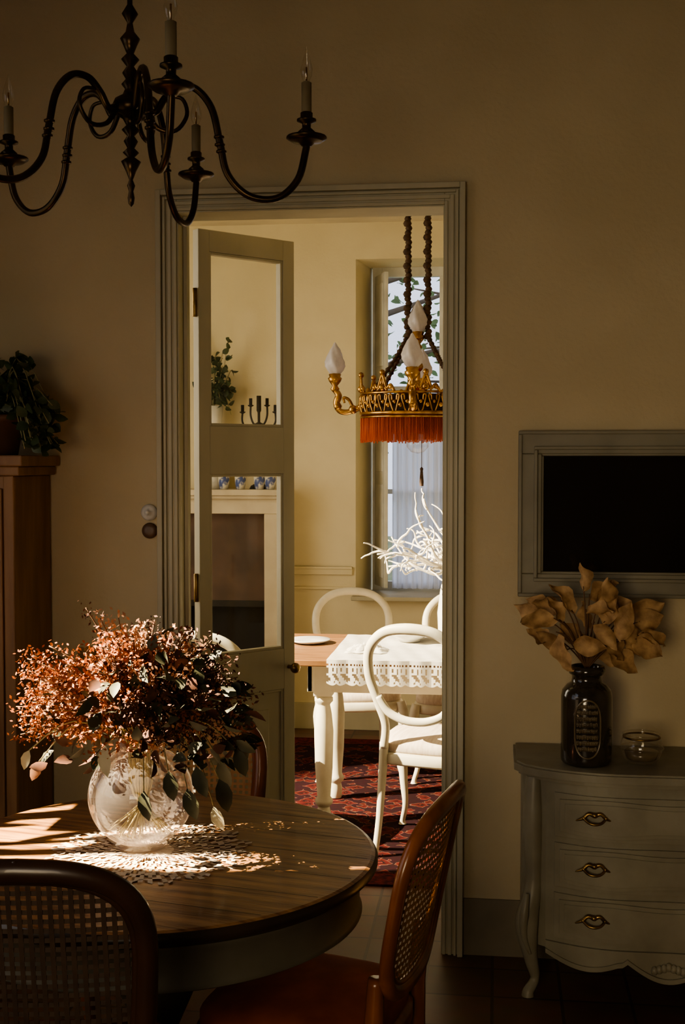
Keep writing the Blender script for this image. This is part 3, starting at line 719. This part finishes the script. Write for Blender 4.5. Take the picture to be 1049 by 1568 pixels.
b.lathe([(1e-4,.008),(.046,.012),(.052,.035),(1e-4,.036)],M_jar2,n=24)
for z,r in ((.08,.050),(.088,.056),(.045,.0665)): b.tube([(r*math.cos(2*PI*i/30),r*math.sin(2*PI*i/30),z) for i in range(30)],.0022,M_glass,6,closed=True)
b.tube([(.055*math.cos(2*PI*i/30),.055*math.sin(2*PI*i/30),.079) for i in range(30)],.003,M_oldbrass,6,closed=True)
b.obj((.452,3.87,.7205))

# ------------------------------------------------------------------ television in a painted frame
b=MB('framed_television')
X0,X1,Z0,Z1=.076,.98,1.205,1.745
def ringf(i0,i1,t0,t1,m):
    b.bx(X0+i0,X1-i0,YW-t1,YW-t0,Z1-i1,Z1-i0,m); b.bx(X0+i0,X1-i0,YW-t1,YW-t0,Z0+i0,Z0+i1,m)
    b.bx(X0+i0,X0+i1,YW-t1,YW-t0,Z0+i1,Z1-i1,m); b.bx(X1-i1,X1-i0,YW-t1,YW-t0,Z0+i1,Z1-i1,m)
ringf(0,.075,.001,.030,M_tvf); ringf(0,.012,.001,.038,M_tvf); ringf(.05,.062,.001,.042,M_tvf); ringf(.066,.082,.001,.020,M_tvf)
b.bx(X0+.07,X1-.07,YW-.012,YW-.001,Z0+.07,Z1-.07,M_black)
b.obj(bevel=.003)
b=MB('porcelain_light_switch')
Tm=Matrix.Rotation(PI/2,4,'X')
b.lathe([(1e-4,0),(.028,0),(.028,.008),(.022,.014),(.018,.018),(.008,.020),(.008,.034),(1e-4,.036)],M_white,n=24,T=Tm)
b.obj((-1.165,YW-.001,1.472))
b=MB('porcelain_light_switch')
b.lathe([(1e-4,0),(.027,0),(.027,.008),(.022,.014),(.012,.016),(1e-4,.016)],M_brown,n=24,T=Tm)
b.obj((-1.163,YW-.001,1.410))

# ------------------------------------------------------------------ cupboard and ivy (left)
b=MB('wooden_cupboard')
b.bx(-1.98,-1.42,3.78,4.09,.08,1.60,M_wardwood)
b.bx(-2.00,-1.40,3.76,4.09,0,.08,M_wardwood)
b.bx(-2.00,-1.40,3.76,4.09,1.60,1.63,M_wardwood); b.bx(-2.02,-1.385,3.745,4.09,1.63,1.665,M_wardwood)
for x in (-1.96,-1.70):
    b.bx(x,x+.24,3.765,3.782,.12,1.56,M_wardwood); b.bx(x+.04,x+.20,3.758,3.768,.2,.8,M_wardwood); b.bx(x+.04,x+.20,3.758,3.768,.88,1.5,M_wardwood)
b.bx(-1.455,-1.42,3.765,3.785,.08,1.60,M_wardwood)
for x in (-1.74,-1.68): b.sph((x,3.75,.95),.012,M_oldbrass,10)
b.obj((-.09,0,0),bevel=.004)
b=MB('potted_ivy')
b.lathe([(1e-4,0),(.05,0),(.07,.11),(.078,.11),(.078,.13),(.068,.13),(.06,.115),(1e-4,.11)],M_pot,n=24)
for i in range(48):
    a=R(0,6.28); up=R(.05,.22); r1=R(.05,.14)
    e=V((r1*1.2*math.cos(a),r1*1.0*math.sin(a),.12+up*R(.2,1.)))
    if R(0,1)<.55 : e=V((.14+R(0,.06),-.12+R(-.06,.14),R(.01,.16)))
    pts=cr([(0,0,.1),(e.x*.4,e.y*.4,.10+up),e],5); b.tube(pts,.0018,M_gstem,4)
    for k in range(12):
        p=random.choice(pts[2:]); b.leaf(p,(R(-1,1),R(-1,1),R(-.7,.5)),R(.03,.05),R(.028,.042),M_ivy,.2,.1)
b.obj((-1.60,3.90,1.666))

# ------------------------------------------------------------------ fireplace (far room)
b=MB('fireplace')
b.bx(-1.36,-1.27,7.25,7.498,0,1.33,M_stone); b.bx(-2.05,-1.96,7.25,7.498,0,1.33,M_stone)
b.bx(-2.05,-1.27,7.25,7.498,1.33,1.44,M_stone); b.bx(-2.09,-1.23,7.19,7.498,1.44,1.475,M_stone); b.bx(-2.07,-1.25,7.215,7.498,1.42,1.44,M_stone)
b.bx(-1.38,-1.25,7.23,7.498,0,.10,M_stone); b.bx(-2.07,-1.94,7.23,7.498,0,.10,M_stone)
b.bx(-1.96,-1.36,7.36,7.38,.78,1.33,M_hood); b.bx(-1.96,-1.36,7.48,7.495,0,.78,M_soot)
b.bx(-1.96,-1.36,7.345,7.36,.76,.80,M_iron)
b.bx(-1.96,-1.36,7.2,7.48,0,.03,M_hood)
b.obj(bevel=.004)
b=MB('iron_candelabra')
b.lathe([(1e-4,0),(.06,0),(.05,.02),(.012,.04),(.010,.2),(.02,.22),(.008,.24),(.008,.46),(.014,.47),(.014,.56),(1e-4,.56)],M_iron,n=16)
for r,z in ((.05,.50),(.10,.46)):
    for s in (-1,1):
        b.tube(cr([(0,0,z-.10),(s*r*.6,0,z-.11),(s*r,0,z-.06),(s*r,0,z)],5),.006,M_iron,6)
        b.lathe([(1e-4,z-.01),(.018,z),(.018,z+.005),(.010,z+.005),(.010,z+.045),(1e-4,z+.045)],M_iron,(s*r,0,0),12)
b.obj((-1.41,7.36,1.4755))
b=MB('potted_mantel_plant')
b.lathe([(1e-4,0),(.05,0),(.07,.06),(.065,.18),(.05,.40),(.06,.50),(.055,.50),(.045,.42)],M_white,n=24)
for i in range(26):
    a=R(0,6.28); e=V((.11*math.cos(a),.08*math.sin(a),R(.42,.88)))
    pts=cr([(0,0,.48),(e.x*.5,e.y*.5,.6),e],5); b.tube(pts,.002,M_gstem,4)
    for k in range(10): b.leaf(random.choice(pts[3:]),(R(-1,1),R(-1,1),R(-.6,.6)),.05,.038,M_ivy)
b.obj((-1.69,7.36,1.4755))
for x in (-1.60,-1.50,-1.385,-1.32):
    b=MB('delft_cup')
    b.lathe([(1e-4,0),(.025,0),(.032,.04),(.034,.075),(.031,.075),(.028,.04),(1e-4,.01)],M_blue,n=20)
    b.obj((x,7.24,1.4755))

# ------------------------------------------------------------------ lights
def look(o,tgt):
    o.rotation_euler=(V(tgt)-o.location).to_track_quat('-Z','Y').to_euler()
def spot(name,loc,tgt,e,ang,blend,rad,col):
    l=bpy.data.lights.new(name,'SPOT'); l.energy=e; l.spot_size=math.radians(ang); l.spot_blend=blend; l.shadow_soft_size=rad; l.color=col
    o=bpy.data.objects.new(name,l); scene.collection.objects.link(o); o.location=loc; look(o,tgt)
def area(name,loc,tgt,e,sx,sy,col,spread=180):
    l=bpy.data.lights.new(name,'AREA'); l.shape='RECTANGLE'; l.size=sx; l.size_y=sy; l.energy=e; l.color=col; l.spread=math.radians(spread)
    o=bpy.data.objects.new(name,l); scene.collection.objects.link(o); o.location=loc; look(o,tgt)
spot('sunbeam_front_room',(-4.4,1.9,4.3),(-.85,2.93,.87),30000,10.8,.22,.010,(1,.79,.50))
spot('sunbeam_far_room',(-5.3,3.9,4.0),(-.45,5.45,.70),12500,24,.3,.015,(1,.86,.62))
area('window_light_west',(-2.15,1.9,1.3),(.3,3.6,1.2),4.2,1.2,1.2,(1,.76,.45))
area('south_fill_light',(-.8,-1.5,1.3),(.85,4.1,.95),9,1.3,1.2,(1,.77,.46),68)  # added fill lamp behind the camera, brightens the door wall
area('window_light_far_west',(-2.9,5.1,1.9),(0,6,1.3),36,1.5,1.9,(1,.84,.57))
w=bpy.data.worlds.new('World'); scene.world=w; w.use_nodes=True
bg=w.node_tree.nodes['Background']; bg.inputs[0].default_value=(.74,.80,1.0,1); bg.inputs[1].default_value=1.6

# ------------------------------------------------------------------ camera
cam=bpy.data.cameras.new('camera'); co=bpy.data.objects.new('camera',cam); scene.collection.objects.link(co)
cam.sensor_fit='VERTICAL'; cam.sensor_height=36; cam.sensor_width=24; cam.lens=1900/1568*36
cam.clip_start=.05
co.location=(0,0,1.65); co.rotation_euler=(math.radians(90-2.4),0,math.radians(7))
scene.camera=co
scene.view_settings.look='AgX - Medium High Contrast'
